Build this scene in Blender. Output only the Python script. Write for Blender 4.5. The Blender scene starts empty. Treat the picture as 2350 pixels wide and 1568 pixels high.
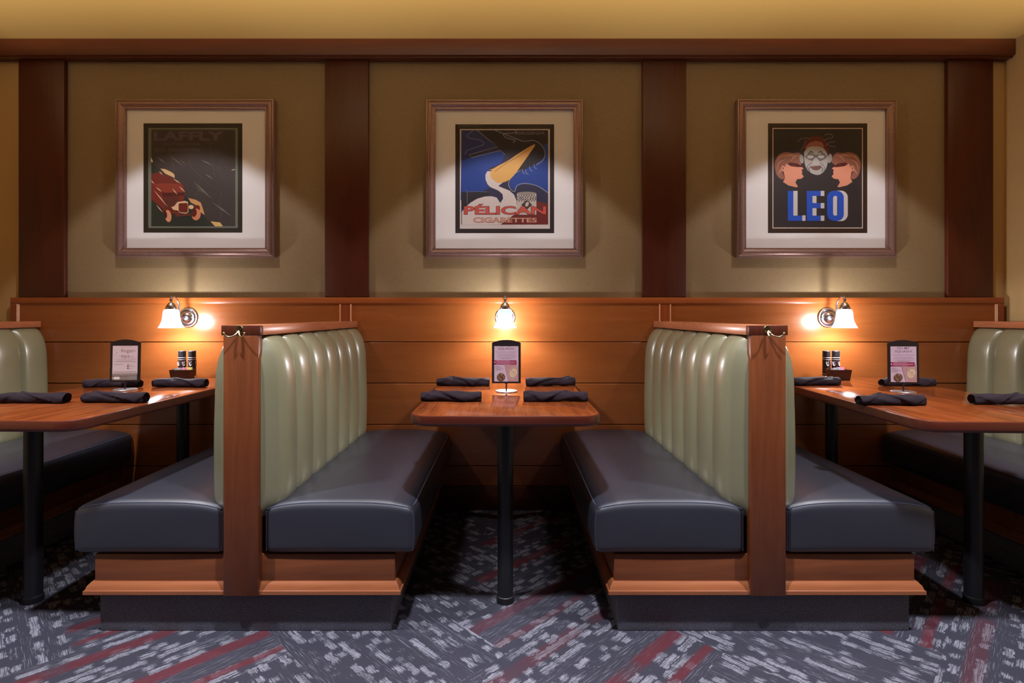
import bpy, bmesh, math, random
from mathutils import Vector, Matrix
random.seed(7)
PI = math.pi
S = bpy.context.scene
COL = S.collection

# ------------------------------------------------------------------ camera scale (metres)
F = 1250.0; CX = 1164.0; CY = 722.0; H = 1.10
YW = 3.07            # face of the wood wainscot
YU = 3.10            # face of the upper wall
def wx(px, y): return (px - CX) * y / F
def wz(py, y): return H - (py - CY) * y / F

# ------------------------------------------------------------------ colour and materials
def lin(c):
    return tuple(((v/255)/12.92 if v/255 <= .04045 else ((v/255+.055)/1.055)**2.4) for v in c) + (1.0,)

class NT:
    def __init__(s, name):
        s.m = bpy.data.materials.new(name); s.m.use_nodes = True
        s.t = s.m.node_tree; s.n = s.t.nodes; s.l = s.t.links
        s.b = s.n['Principled BSDF']; s.out = s.n['Material Output']
    def add(s, typ, **kw):
        n = s.n.new(typ)
        for k, v in kw.items():
            if k in n.inputs.keys() if hasattr(n.inputs, 'keys') else False: n.inputs[k].default_value = v
            else: setattr(n, k, v)
        return n
    def link(s, a, b): s.l.new(a, b)
    def math(s, op, a, b=None, clamp=False):
        n = s.n.new('ShaderNodeMath'); n.operation = op; n.use_clamp = clamp
        for i, v in enumerate((a, b)):
            if v is None: continue
            if isinstance(v, (int, float)): n.inputs[i].default_value = v
            else: s.l.new(v, n.inputs[i])
        return n.outputs[0]
    def mix(s, fac, a, b):
        n = s.n.new('ShaderNodeMix'); n.data_type = 'RGBA'
        for i, v in ((0, fac), (6, a), (7, b)):
            if isinstance(v, (int, float)): n.inputs[i].default_value = v
            elif isinstance(v, tuple): n.inputs[i].default_value = v
            else: s.l.new(v, n.inputs[i])
        return n.outputs[2]
    def ramp(s, fac, stops):
        n = s.n.new('ShaderNodeValToRGB'); s.l.new(fac, n.inputs[0])
        e = n.color_ramp.elements
        while len(e) < len(stops): e.new(.5)
        for i, (p, c) in enumerate(stops): e[i].position = p; e[i].color = c
        return n.outputs[0]
    def coords(s, scale, island=True, kind='Object'):
        tc = s.n.new('ShaderNodeTexCoord'); v = tc.outputs[kind]
        if island:
            g = s.n.new('ShaderNodeNewGeometry')
            a = s.n.new('ShaderNodeVectorMath'); a.operation = 'ADD'
            k = s.math('MULTIPLY', g.outputs['Random Per Island'], 7.3)
            s.l.new(v, a.inputs[0]); s.l.new(k, a.inputs[1]); v = a.outputs[0]
            s.island = g.outputs['Random Per Island']
        mp = s.n.new('ShaderNodeMapping'); mp.inputs['Scale'].default_value = scale
        s.l.new(v, mp.inputs['Vector']); return mp.outputs[0]
    def noise(s, vec, scale, detail=4, rough=.55, dist=0):
        n = s.n.new('ShaderNodeTexNoise'); n.inputs['Scale'].default_value = scale
        n.inputs['Detail'].default_value = detail; n.inputs['Roughness'].default_value = rough
        n.inputs['Distortion'].default_value = dist
        if vec is not None: s.l.new(vec, n.inputs['Vector'])
        return n.outputs['Fac']
    def bump(s, h, strength, dist=.002):
        b = s.n.new('ShaderNodeBump'); b.inputs['Strength'].default_value = strength
        b.inputs['Distance'].default_value = dist
        s.l.new(h, b.inputs['Height']); s.l.new(b.outputs[0], s.b.inputs['Normal'])

def plain(name, c, rough=.5, metal=0.0, spec=.5, coat=0.0):
    t = NT(name); b = t.b
    b.inputs['Base Color'].default_value = lin(c); b.inputs['Roughness'].default_value = rough
    b.inputs['Metallic'].default_value = metal; b.inputs['Specular IOR Level'].default_value = spec
    b.inputs['Coat Weight'].default_value = coat
    return t.m

def wood(name, dark, light, axis, rough=.3, contrast=1.0, coat=0.0, fine=1.0, var=.25):
    t = NT(name)
    sc = [9.0, 9.0, 9.0]; sc[axis] = .9
    v = t.coords(tuple(sc))
    big = t.noise(v, 1.2, 5, .6, 1.3)
    sf = [60.0]*3; sf[axis] = 3.0
    v2 = t.coords(tuple(sf))
    fn = t.noise(v2, 1.6, 3, .6, .3)
    blot = t.noise(t.coords((1, 1, 1)), 2.5, 3, .5)
    f = t.math('ADD', t.math('MULTIPLY', big, .62), t.math('ADD', t.math('MULTIPLY', fn, .22*fine), t.math('MULTIPLY', blot, .25)))
    f = t.math('ADD', f, t.math('MULTIPLY', t.math('SUBTRACT', t.island, .5), var))
    h = .16/contrast
    col = t.ramp(f, [(.52-h*1.3, lin(dark)), (.52+h*1.3, lin(light))])
    t.link(col, t.b.inputs['Base Color'])
    r = t.math('ADD', rough-.04, t.math('MULTIPLY', fn, .1))
    t.link(r, t.b.inputs['Roughness'])
    t.b.inputs['Coat Weight'].default_value = coat; t.b.inputs['Coat Roughness'].default_value = .12
    t.bump(fn, .06, .001)
    return t.m

def leather(name, c, rough, strength=.12, spec=.5, coat=0.0):
    t = NT(name)
    v = t.coords((1, 1, 1), False)
    n1 = t.noise(v, 160, 2, .5)
    n2 = t.noise(v, 6, 4, .6)
    d = tuple(x*.95 for x in c)
    t.link(t.mix(n2, lin(d), lin(c)), t.b.inputs['Base Color'])
    t.link(t.math('ADD', rough-.03, t.math('MULTIPLY', n2, .06)), t.b.inputs['Roughness'])
    t.b.inputs['Specular IOR Level'].default_value = spec
    t.b.inputs['Coat Weight'].default_value = coat; t.b.inputs['Coat Roughness'].default_value = .27
    t.bump(n1, strength, .0012)
    return t.m

M = {}
M['wain'] = wood('wainscot_wood', (132, 68, 29), (174, 100, 49), 0, .25, .5, 0, .45, .10)
M['rail'] = wood('wainscot_rail_wood', (120, 56, 22), (176, 92, 42), 0, .3, .7)
M['stile'] = wood('wainscot_stile_wood', (112, 52, 22), (160, 82, 40), 2, .3, .7)
M['edge'] = wood('lit_edge_wood', (225, 165, 120), (250, 205, 165), 2, .25, .5)  # pale colour stands in for light caught on the bead edges
M['dark'] = wood('pilaster_wood', (58, 20, 8), (96, 40, 18), 2, .38, .7, 0, 1.0)
M['beam'] = wood('beam_wood', (62, 25, 10), (102, 47, 21), 0, .42, .7)
M['post'] = wood('booth_post_wood', (88, 42, 22), (130, 70, 38), 2, .3, .8, 0, 1.2)
M['cap'] = wood('booth_cap_wood', (150, 84, 54), (192, 122, 84), 1, .26, .7)
M['base'] = wood('booth_base_wood', (92, 46, 24), (142, 80, 46), 0, .34, .8)
M['molding'] = wood('booth_molding_wood', (110, 58, 32), (166, 98, 62), 0, .28, .8)
M['table'] = wood('table_wood', (84, 36, 16), (146, 74, 36), 1, .07, 1.25, .0, 1.5)
M['tedge'] = wood('table_edge_wood', (70, 24, 14), (104, 48, 34), 0, .28, .8, .1)
M['green'] = leather('green_vinyl', (132, 127, 98), .38, .05, .5, 1.0)
M['navy'] = leather('dark_vinyl', (32, 33, 45), .50, .06, .9, .35)
M['pipe'] = leather('dark_piping', (70, 70, 84), .35, .1)
M['black'] = plain('black_enamel', (24, 24, 28), .42)
M['plate'] = plain('black_metal', (30, 19, 19), .4)
M['brass'] = plain('polished_brass', (226, 206, 160), .18, 1.0)
M['nickel'] = plain('brushed_nickel', (200, 198, 210), .22, 1.0)
M['chrome'] = plain('satin_steel', (220, 220, 226), .3, 1.0)
M['napkin'] = None
M['matboard'] = plain('mat_board', (240, 238, 241), .85)
M['paper'] = plain('insert_paper', (214, 186, 188), .6)

def fabric_napkin():
    t = NT('dark_napkin_cloth')
    v = t.coords((1, 1, 1), False)
    n = t.noise(v, 30, 4, .6)
    w = t.noise(v, 900, 1, .5)
    t.link(t.mix(n, lin((25, 17, 22)), lin((52, 38, 46))), t.b.inputs['Base Color'])
    t.b.inputs['Roughness'].default_value = .8
    t.b.inputs['Specular IOR Level'].default_value = .2
    t.bump(t.math('ADD', t.math('MULTIPLY', n, 3), w), .3, .0012)
    return t.m
M['napkin'] = fabric_napkin()

def wallpaper():
    t = NT('wallpaper_weave')
    v = t.coords((1, 1, 1), False)
    a = t.coords((420, 1, 34), False); b = t.coords((34, 1, 420), False)
    na = t.noise(a, 1, 2, .5); nb = t.noise(b, 1, 2, .5)
    w = t.math('ADD', t.math('MULTIPLY', na, .5), t.math('MULTIPLY', nb, .5))
    t.link(t.ramp(w, [(.25, lin((128, 106, 75))), (.75, lin((152, 129, 95)))]), t.b.inputs['Base Color'])
    t.b.inputs['Roughness'].default_value = .55
    t.b.inputs['Specular IOR Level'].default_value = .4
    t.bump(w, .12, .001)
    return t.m
M['wallpaper'] = wallpaper()

def paint(name, c, rough=.7):
    t = NT(name)
    v = t.coords((1, 1, 1), False)
    n = t.noise(v, 140, 3, .6)
    t.b.inputs['Base Color'].default_value = lin(c); t.b.inputs['Roughness'].default_value = rough
    t.bump(n, .08, .001)
    return t.m
M['ceil'] = paint('ceiling_paint', (206, 172, 104))
M['paint'] = paint('side_paint', (196, 164, 112))

def carpet():
    t = NT('carpet_planks')
    uv = t.n.new('ShaderNodeUVMap'); uv.uv_map = 'UVMap'
    def mp(sc, rnd=0.0):
        a = t.n.new('ShaderNodeVectorMath'); a.operation = 'ADD'
        t.l.new(uv.outputs[0], a.inputs[0])
        g = t.n.new('ShaderNodeNewGeometry')
        t.l.new(t.math('MULTIPLY', g.outputs['Random Per Island'], 31.0), a.inputs[1])
        t.rand = g.outputs['Random Per Island']
        m = t.n.new('ShaderNodeMapping'); m.inputs['Scale'].default_value = sc
        t.l.new(a.outputs[0], m.inputs['Vector']); return m.outputs[0]
    # u = metres along the plank, v = metres across it
    sep = t.n.new('ShaderNodeSeparateXYZ'); t.l.new(uv.outputs[0], sep.inputs[0])
    u, v = sep.outputs[0], sep.outputs[1]
    rnd = t.rand if hasattr(t, 'rand') else None
    mp((1, 1, 1)); rnd = t.rand
    vv = t.math('ADD', t.math('MULTIPLY', v, 33.0), t.math('MULTIPLY', rnd, 50.0))
    wob0 = t.math('MULTIPLY', t.math('SUBTRACT', t.noise(mp((40, 8, 1)), 1, 2, .6), .5), .9)
    vq = t.math('FLOOR', t.math('ADD', vv, wob0)); fv = t.math('FRACT', t.math('ADD', vv, wob0))
    h1 = t.n.new('ShaderNodeTexWhiteNoise'); h1.noise_dimensions = '1D'; t.l.new(vq, h1.inputs['W'])
    cb = t.n.new('ShaderNodeCombineXYZ')
    t.l.new(t.math('ADD', t.math('MULTIPLY', u, 17.0), t.math('MULTIPLY', rnd, 90.0)), cb.inputs[0]); t.l.new(t.math('MULTIPLY', vq, 3.71), cb.inputs[1])
    nb = t.noise(cb.outputs[0], 1, 0, .3)
    nb = t.math('ADD', nb, t.math('MULTIPLY', t.math('SUBTRACT', t.noise(mp((45, 260, 1)), 1, 2, .6), .5), .34))
    block = t.math('MULTIPLY', t.math('SUBTRACT', nb, .47), 12, True)
    row = t.math('MULTIPLY', t.math('SUBTRACT', .86, fv), 9, True)
    isrow = t.math('GREATER_THAN', h1.outputs[0], .30)
    lines = t.noise(mp((300, 22, 1)), 1, 2, .6)           # fine cross threads
    lng = t.noise(mp((14, 420, 1)), 1, 2, .6)             # fine lengthwise threads
    fleck = t.noise(mp((700, 700, 1)), 1, 1, .5)
    thr = t.math('MULTIPLY', t.math('SUBTRACT', t.math('ADD', t.math('MULTIPLY', lng, .7), t.math('ADD', t.math('MULTIPLY', lines, .2), t.math('MULTIPLY', fleck, .2))), .46), 7, True)
    m1 = t.math('MULTIPLY', t.math('MULTIPLY', block, row), t.math('MULTIPLY', thr, isrow))
    m2 = t.math('MULTIPLY', t.math('MULTIPLY', t.math('SUBTRACT', lng, .57), 9, True), t.math('SUBTRACT', 1.0, isrow))
    pale = t.math('MAXIMUM', m1, t.math('MULTIPLY', m2, .6))
    ground = t.mix(fleck, lin((42, 41, 49)), lin((70, 68, 79)))
    # red stripes along some planks (vertex attribute 'stripe' set per plank)
    at = t.n.new('ShaderNodeAttribute'); at.attribute_name = 'stripe'
    wob = t.math('MULTIPLY', t.math('SUBTRACT', t.noise(mp((5, 3, 1)), 1, 2, .5), .5), .02)
    d = t.math('ABSOLUTE', t.math('SUBTRACT', t.math('ADD', v, wob), .17))
    red = t.math('MULTIPLY', t.math('SUBTRACT', .034, d), 60, True)
    d2 = t.math('ABSOLUTE', t.math('SUBTRACT', t.math('ADD', v, wob), .05))
    red2 = t.math('MULTIPLY', t.math('SUBTRACT', .022, d2), 80, True)
    red = t.math('MAXIMUM', red, t.math('MULTIPLY', red2, t.math('GREATER_THAN', t.rand, .45)))
    red = t.math('MULTIPLY', red, at.outputs['Fac'])
    brk = t.math('MULTIPLY', t.math('SUBTRACT', t.noise(mp((4, .5, 1)), 1, 1, .5), .30), 9, True)
    red = t.math('MULTIPLY', red, brk)
    col = t.mix(t.math('MULTIPLY', red, .8), ground, lin((92, 40, 46)))
    pale = t.math('MULTIPLY', pale, t.math('SUBTRACT', 1.0, t.math('MULTIPLY', red, .8)))
    col = t.mix(t.math('MULTIPLY', pale, .74), col, lin((152, 150, 160)))
    t.link(col, t.b.inputs['Base Color'])
    t.b.inputs['Roughness'].default_value = .95; t.b.inputs['Specular IOR Level'].default_value = .1
    t.bump(t.math('ADD', fleck, lines), .4, .002)
    return t.m
M['carpet'] = carpet()

def toe_carpet():
    t = NT('toe_kick_carpet')
    v = t.coords((1, 1, 1), False)
    n = t.noise(v, 420, 2, .6)
    t.link(t.ramp(n, [(.35, lin((48, 48, 58))), (.65, lin((140, 138, 152)))]), t.b.inputs['Base Color'])
    t.b.inputs['Roughness'].default_value = .95
    t.bump(n, .6, .003)
    return t.m
M['toe'] = toe_carpet()

def frame_mat():
    t = NT('picture_frame_wood')
    v = t.coords((1, 1, 1), False)
    n = t.noise(v, 90, 3, .6)
    t.link(t.mix(n, lin((128, 98, 92)), lin((166, 134, 126))), t.b.inputs['Base Color'])
    t.b.inputs['Roughness'].default_value = .32; t.b.inputs['Metallic'].default_value = .55
    return t.m
M['frame'] = frame_mat()

def glass_pane():
    t = NT('picture_glass')
    t.n.remove(t.b)
    tr = t.n.new('ShaderNodeBsdfTransparent'); gl = t.n.new('ShaderNodeBsdfGlossy'); gl.inputs['Roughness'].default_value = .04
    fr = t.n.new('ShaderNodeFresnel'); fr.inputs['IOR'].default_value = 1.35
    mx = t.n.new('ShaderNodeMixShader')
    ge = t.n.new('ShaderNodeNewGeometry')
    t.link(t.math('MULTIPLY', fr.outputs[0], t.math('SUBTRACT', 1.0, ge.outputs['Backfacing'])), mx.inputs[0]); t.link(tr.outputs[0], mx.inputs[1]); t.link(gl.outputs[0], mx.inputs[2])
    t.link(mx.outputs[0], t.out.inputs[0]); return t.m
M['glass'] = glass_pane()

def shade_glass():
    t = NT('frosted_shade_glass')
    t.n.remove(t.b)
    tr = t.n.new('ShaderNodeBsdfTransparent'); tr.inputs[0].default_value = (1, 1, 1, 1)
    df = t.n.new('ShaderNodeBsdfDiffuse'); df.inputs[0].default_value = (.010, .0125, .0165, 1)
    tl = t.n.new('ShaderNodeBsdfTranslucent'); tl.inputs[0].default_value = (.010, .0125, .0165, 1)
    em = t.n.new('ShaderNodeEmission'); em.inputs[0].default_value = (.58, .80, 1, 1); em.inputs[1].default_value = 1.2
    a = t.n.new('ShaderNodeMixShader'); a.inputs[0].default_value = .6
    t.link(df.outputs[0], a.inputs[1]); t.link(tl.outputs[0], a.inputs[2])
    b = t.n.new('ShaderNodeAddShader'); t.link(a.outputs[0], b.inputs[0]); t.link(em.outputs[0], b.inputs[1])
    c = t.n.new('ShaderNodeMixShader'); c.inputs[0].default_value = .52
    t.link(tr.outputs[0], c.inputs[1]); t.link(b.outputs[0], c.inputs[2])
    t.link(c.outputs[0], t.out.inputs[0]); return t.m
M['shade'] = shade_glass()

_pc = {}
def ink(c, rough=.6):
    k = (c, rough)
    if k not in _pc: _pc[k] = plain('ink_%02x%02x%02x' % c, c, rough)
    return _pc[k]

# ------------------------------------------------------------------ mesh helpers
def obj(name, bm, mats, parent=None, smooth=40):
    if not isinstance(mats, (list, tuple)): mats = [mats]
    bmesh.ops.recalc_face_normals(bm, faces=bm.faces)
    if smooth:
        a = math.radians(smooth)
        for f in bm.faces: f.smooth = True
        for e in bm.edges:
            e.smooth = not (len(e.link_faces) == 2 and e.calc_face_angle(0) > a)
    me = bpy.data.meshes.new(name); bm.to_mesh(me); bm.free()
    for m in mats: me.materials.append(m)
    o = bpy.data.objects.new(name, me); COL.objects.link(o)
    if parent is not None: o.parent = parent
    return o

def thing(name, loc, label, cat, group=None, rotz=0):
    o = bpy.data.objects.new(name, None); COL.objects.link(o)
    o.empty_display_size = .1
    o.location = loc; o.rotation_euler = (0, 0, rotz); o['label'] = label; o['category'] = cat
    if group: o['group'] = group
    return o

def structure(o, label=None):
    o['kind'] = 'structure'
    if label: o['label'] = label
    return o

def box(bm, x0, x1, y0, y1, z0, z1, bev=0, mat=0, seg=2):
    g = bmesh.ops.create_cube(bm, size=1)
    for v in g['verts']:
        v.co = Vector(((x0+x1)/2 + v.co.x*(x1-x0), (y0+y1)/2 + v.co.y*(y1-y0), (z0+z1)/2 + v.co.z*(z1-z0)))
    fs = list({f for v in g['verts'] for f in v.link_faces})
    for f in fs: f.material_index = mat
    if bev:
        es = list({e for v in g['verts'] for e in v.link_edges})
        bmesh.ops.bevel(bm, geom=es, offset=bev, segments=seg, affect='EDGES', profile=.5)
    return g

def lathe(bm, prof, c=(0, 0, 0), axis='Z', n=32, mat=0, cap0=False, cap1=False):
    rings = []
    for r, h in prof:
        ring = []
        for i in range(n):
            a = 2*PI*i/n; p = (r*math.cos(a), r*math.sin(a), h)
            if axis == 'Y': p = (p[0], p[2], p[1])
            ring.append(bm.verts.new((c[0]+p[0], c[1]+p[1], c[2]+p[2])))
        rings.append(ring)
    for a, b in zip(rings, rings[1:]):
        for i in range(n):
            f = bm.faces.new((a[i], a[(i+1) % n], b[(i+1) % n], b[i])); f.material_index = mat
    if cap0: bm.faces.new(rings[0]).material_index = mat
    if cap1: bm.faces.new(rings[-1]).material_index = mat

def spline(pts, n=8):
    pts = [Vector(p) for p in pts]; out = []
    P = [pts[0]*2-pts[1]] + pts + [pts[-1]*2-pts[-2]]
    for i in range(1, len(P)-2):
        for k in range(n):
            t = k/n; a, b, c, d = P[i-1], P[i], P[i+1], P[i+2]
            out.append(.5*((2*b)+(c-a)*t+(2*a-5*b+4*c-d)*t*t+(-a+3*b-3*c+d)*t**3))
    out.append(pts[-1]); return out

def tube(bm, pts, r, n=10, mat=0, closed=False, caps=True):
    pts = [Vector(p) for p in pts]; rings = []
    up = None; m = len(pts)
    for i, p in enumerate(pts):
        if closed: d = (pts[(i+1) % m]-pts[i-1]).normalized()
        else: d = (pts[min(i+1, m-1)]-pts[max(i-1, 0)]).normalized()
        if up is None:
            up = Vector((0, 0, 1)) if abs(d.z) < .9 else Vector((1, 0, 0))
        side = d.cross(up).normalized(); up = side.cross(d).normalized()
        rr = r[i] if isinstance(r, (list, tuple)) else r
        rings.append([bm.verts.new(p+rr*(math.cos(2*PI*k/n)*side+math.sin(2*PI*k/n)*up)) for k in range(n)])
    prs = list(zip(rings, rings[1:])) + ([(rings[-1], rings[0])] if closed else [])
    for a, b in prs:
        for k in range(n):
            bm.faces.new((a[k], a[(k+1) % n], b[(k+1) % n], b[k])).material_index = mat
    if caps and not closed:
        bm.faces.new(rings[0]).material_index = mat; bm.faces.new(rings[-1]).material_index = mat

def rounded_box(bm, hx, hy, hz, r, n=12):
    def ax(h):
        e = [-h, -h+r*.25, -h+r*.6, -h+r]
        mid = [(-h+r)+(2*h-2*r)*k/n for k in range(1, n)]
        return e+mid+[-x for x in reversed(e)]
    X, Y, Z = ax(hx), ax(hy), ax(hz)
    def put(p):
        q = Vector([max(-h+r, min(h-r, c)) for c, h in zip(p, (hx, hy, hz))])
        d = Vector(p)-q
        # map the square corner onto the round corner
        m = max(abs(d.x), abs(d.y), abs(d.z))
        return q + (d.normalized()*m if d.length > 1e-9 else d)
    vs = {}
    def V(p):
        k = tuple(round(c, 6) for c in p)
        if k not in vs: vs[k] = bm.verts.new(put(p))
        return vs[k]
    def grid(A, B, fn):
        for i in range(len(A)-1):
            for j in range(len(B)-1):
                bm.faces.new([V(fn(A[i], B[j])), V(fn(A[i+1], B[j])), V(fn(A[i+1], B[j+1])), V(fn(A[i], B[j+1]))])
    for s in (-1, 1):
        grid(X, Y, lambda a, b: (a, b, s*hz)); grid(X, Z, lambda a, b: (a, s*hy, b)); grid(Y, Z, lambda a, b: (s*hx, a, b))
    return list(vs.values())

def text_polys(txt, off=0.0, res=3):
    cu = bpy.data.curves.new('lettering', 'FONT'); cu.body = txt; cu.size = 1; cu.offset = off; cu.resolution_u = res
    o = bpy.data.objects.new('lettering', cu); COL.objects.link(o)
    bpy.context.view_layer.update()
    me = bpy.data.meshes.new_from_object(o.evaluated_get(bpy.context.evaluated_depsgraph_get()))
    vs = [(v.co.x, v.co.y) for v in me.vertices]; fs = [list(p.vertices) for p in me.polygons]
    bpy.data.objects.remove(o); bpy.data.curves.remove(cu); bpy.data.meshes.remove(me)
    return vs, fs

class Print:
    """Flat printed sheet: layers of coloured shapes on the plane y = y0, seen from -y. fx, fz turn design units into metres."""
    def __init__(s, fx, fz, y0, step=.00012):
        s.bm = bmesh.new(); s.mats = []; s.fx, s.fz, s.y0, s.k, s.step = fx, fz, y0, 0, step
    def mi(s, c, rough=.6):
        m = ink(c, rough)
        if m not in s.mats: s.mats.append(m)
        return s.mats.index(m)
    def poly(s, pts, c, same=False, smooth=0):
        if smooth:
            q = spline([(p[0], p[1], 0) for p in pts]+[(pts[0][0], pts[0][1], 0)], smooth)[:-1]
            pts = [(p.x, p.y) for p in q]
        if not same: s.k += 1
        y = s.y0-s.k*s.step
        vs = [s.bm.verts.new((s.fx(p[0]), y, s.fz(p[1]))) for p in pts]
        try: f = s.bm.faces.new(vs)
        except ValueError: return
        f.material_index = s.mi(c)
        f.normal_update()
        if len(pts) > 3: bmesh.ops.triangulate(s.bm, faces=[f], ngon_method='EAR_CLIP')
    def rect(s, x0, y0, x1, y1, c, same=False): s.poly([(x0, y0), (x1, y0), (x1, y1), (x0, y1)], c, same)
    def ell(s, cx, cy, rx, ry, c, rot=0, n=28, same=False):
        a = math.radians(rot)
        s.poly([(cx+rx*math.cos(t)*math.cos(a)-ry*math.sin(t)*math.sin(a), cy+rx*math.cos(t)*math.sin(a)+ry*math.sin(t)*math.cos(a)) for t in [2*PI*i/n for i in range(n)]], c, same)
    def line(s, pts, w, c, curve=0, taper=False):
        if curve: pts = [(p.x, p.y) for p in spline([(p[0], p[1], 0) for p in pts], curve)]
        L, R = [], []
        n = len(pts)
        for i, p in enumerate(pts):
            a, b = pts[max(i-1, 0)], pts[min(i+1, n-1)]
            d = Vector((b[0]-a[0], b[1]-a[1])); d = d.normalized() if d.length > 0 else Vector((1, 0))
            ww = w/2*((1-abs(2*i/(n-1)-1)*.9) if taper and n > 1 else 1)
            L.append((p[0]-d.y*ww, p[1]+d.x*ww)); R.append((p[0]+d.y*ww, p[1]-d.x*ww))
        s.k += 1
        for i in range(n-1): s.poly([L[i], L[i+1], R[i+1], R[i]], c, True)
    def text(s, txt, x0, y0, x1, y1, c, off=.0, clip=None):
        vs, fs = text_polys(txt, off)
        if not vs: return
        a0, a1 = min(v[0] for v in vs), max(v[0] for v in vs); b0, b1 = min(v[1] for v in vs), max(v[1] for v in vs)
        s.k += 1; y = s.y0-s.k*s.step
        nv = []
        for v in vs:
            px = x0+(v[0]-a0)/(a1-a0)*(x1-x0); py = y1-(v[1]-b0)/(b1-b0)*(y1-y0)
            nv.append(s.bm.verts.new((s.fx(px), y, s.fz(py if clip is None else max(py, clip)))))
        for f in fs:
            try: s.bm.faces.new([nv[i] for i in f]).material_index = s.mi(c)
            except ValueError: pass
    def done(s, name, parent):
        return obj(name, s.bm, s.mats, parent, 0)

# ================================================================== SETTING
XL, XR = -2.92, 2.83
ZC = 2.637
YB = -1.6
bm = bmesh.new()
box(bm, XL-.1, -2.60, YU, YU+.1, 0, ZC+.1, mat=1)
box(bm, -2.60, 2.60, YU, YU+.1, 0, ZC+.1, mat=0)
box(bm, 2.60, XR+.1, YU, YU+.1, 0, ZC+.1, mat=1)
structure(obj('wall_back', bm, [M['wallpaper'], M['paint']], smooth=0))
for nm, x0, x1 in (('wall_left', XL-.1, XL), ('wall_right', XR, XR+.1)):
    bm = bmesh.new(); box(bm, x0, x1, YB, YU, 0, ZC+.1); structure(obj(nm, bm, M['paint'], smooth=0))
bm = bmesh.new(); box(bm, XL-.1, XR+.1, YB, YU+.1, ZC, ZC+.1); structure(obj('ceiling', bm, M['ceil'], smooth=0))

# floor: one mesh of herringbone carpet planks, each face with its own u (along) and v (across)
def build_floor():
    bm = bmesh.new(); uvl = bm.loops.layers.uv.new('UVMap'); st = bm.verts.layers.float.new('stripe')
    W, L = .25, 1.0
    c, s = math.cos(PI/4), math.sin(PI/4)
    def add(a, b, la, lb, along, strp):
        vs = []
        for (p, q) in ((a, b), (a+la, b), (a+la, b+lb), (a, b+lb)):
            v = bm.verts.new((p*c-q*s, p*s+q*c, 0)); v[st] = strp; vs.append(v)
        f = bm.faces.new(vs)
        uvs = ((0, 0), (la, 0), (la, lb), (0, lb))
        for lp, (u, w) in zip(f.loops, uvs):
            lp[uvl].uv = (u, w) if along == 0 else (w, u)
    n = int(L/W)
    rnd = random.Random(11)
    for i in range(-14, 26):
        for j in range(-8, 8):
            # herringbone cells: an along-a plank and an along-b plank
            a0 = i*W + j*2*L*0 ; b0 = 0
            x = i*W + j*L ; y = i*W - j*L
            add(x, y, L, W, 0, rnd.choice((1.0, 1.0, .9, .55)))
            add(x, y+W, W, L, 1, 0.0)
    # keep the part inside the room
    for co, no in (((XL, 0, 0), (-1, 0, 0)), ((XR, 0, 0), (1, 0, 0)), ((0, YB, 0), (0, -1, 0)), ((0, YU, 0), (0, 1, 0))):
        bmesh.ops.bisect_plane(bm, geom=bm.verts[:]+bm.edges[:]+bm.faces[:], plane_co=co, plane_no=no, clear_outer=True)
    o = obj('floor', bm, [M['carpet']], smooth=0)
    return structure(o)
build_floor()
bm = bmesh.new(); box(bm, XL-.1, XR+.1, YB, YU+.1, -.1, -.004)
structure(obj('floor_slab', bm, plain('concrete', (60, 58, 60), .9), smooth=0))

# wainscot: boards, stiles, top rail and end frames
ZT = 1.196
bm = bmesh.new()
lv = [.0, .133, .2456, .479, .712, .945, ZT-.036]
WL, WR = -2.796, 2.796
YBk = YU-.0005
stx = [-.911, .889]
xs = [WL+.044, stx[0]-.032, stx[0]+.032, stx[1]-.032, stx[1]+.032, WR-.044]
for k in range(len(lv)-1):
    if k == len(lv)-2:
        for a, b in ((xs[0], xs[1]), (xs[2], xs[3]), (xs[4], xs[5])):
            box(bm, a, b, YW, YBk, lv[k]+.0015, lv[k+1], .002, 0, 1)
    else:
        box(bm, xs[0], xs[-1], YW, YBk, lv[k]+.0015, lv[k+1]-.0015, .0025, 0, 1)
for x in stx: box(bm, x-.028, x+.028, YW-.002, YBk, .945, ZT-.036, .002, 1, 1)
for x in (stx[0]-.030, stx[0]+.030, stx[1]-.030, stx[1]+.030): box(bm, x-.0035, x+.0035, YW-.005, YBk, .945, ZT-.036, .0015, 3, 1)
box(bm, WL, WR, YW-.008, YBk, ZT-.034, ZT, .004, 2, 2)
box(bm, xs[0], xs[-1], YW-.004, YBk, ZT-.038, ZT-.033, .001, 2, 1)
for a, b, e in ((WL, WL+.040, WL+.043), (WR-.040, WR, WR-.043)):
    box(bm, a, b, YW-.008, YBk, 0, ZT-.034, .003, 1, 1)
    box(bm, e-.004, e+.004, YW-.005, YBk, 0, ZT-.036, .0015, 3, 1)
structure(obj('wainscot', bm, [M['wain'], M['stile'], M['rail'], M['edge']]), 'orange-brown horizontal board wainscot along the back wall')
bm = bmesh.new(); box(bm, WL+.045, WR-.045, YW-.012, YW-.0005, 0, .132, .003)
structure(obj('baseboard_back', bm, M['beam']))
# beam and pilasters
bm = bmesh.new(); box(bm, XL+.001, XR-.001, 3.03, YU-.0005, 2.5446, ZC-.0005, .004)
box(bm, XL+.001, XR-.001, 3.045, YU-.0005, 2.538, 2.5446, .002)
structure(obj('trim_1', bm, M['beam']))
for k, (a, b) in enumerate(((42, 147), (745, 845), (1475, 1575), (2176, 2280))):
    y = 3.072
    bm = bmesh.new(); box(bm, wx(a, y), wx(b, y), y, YU-.0005, ZT+.0005, 2.5375, .003)
    structure(obj('trim_%d' % (k+2), bm, M['dark']))

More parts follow.
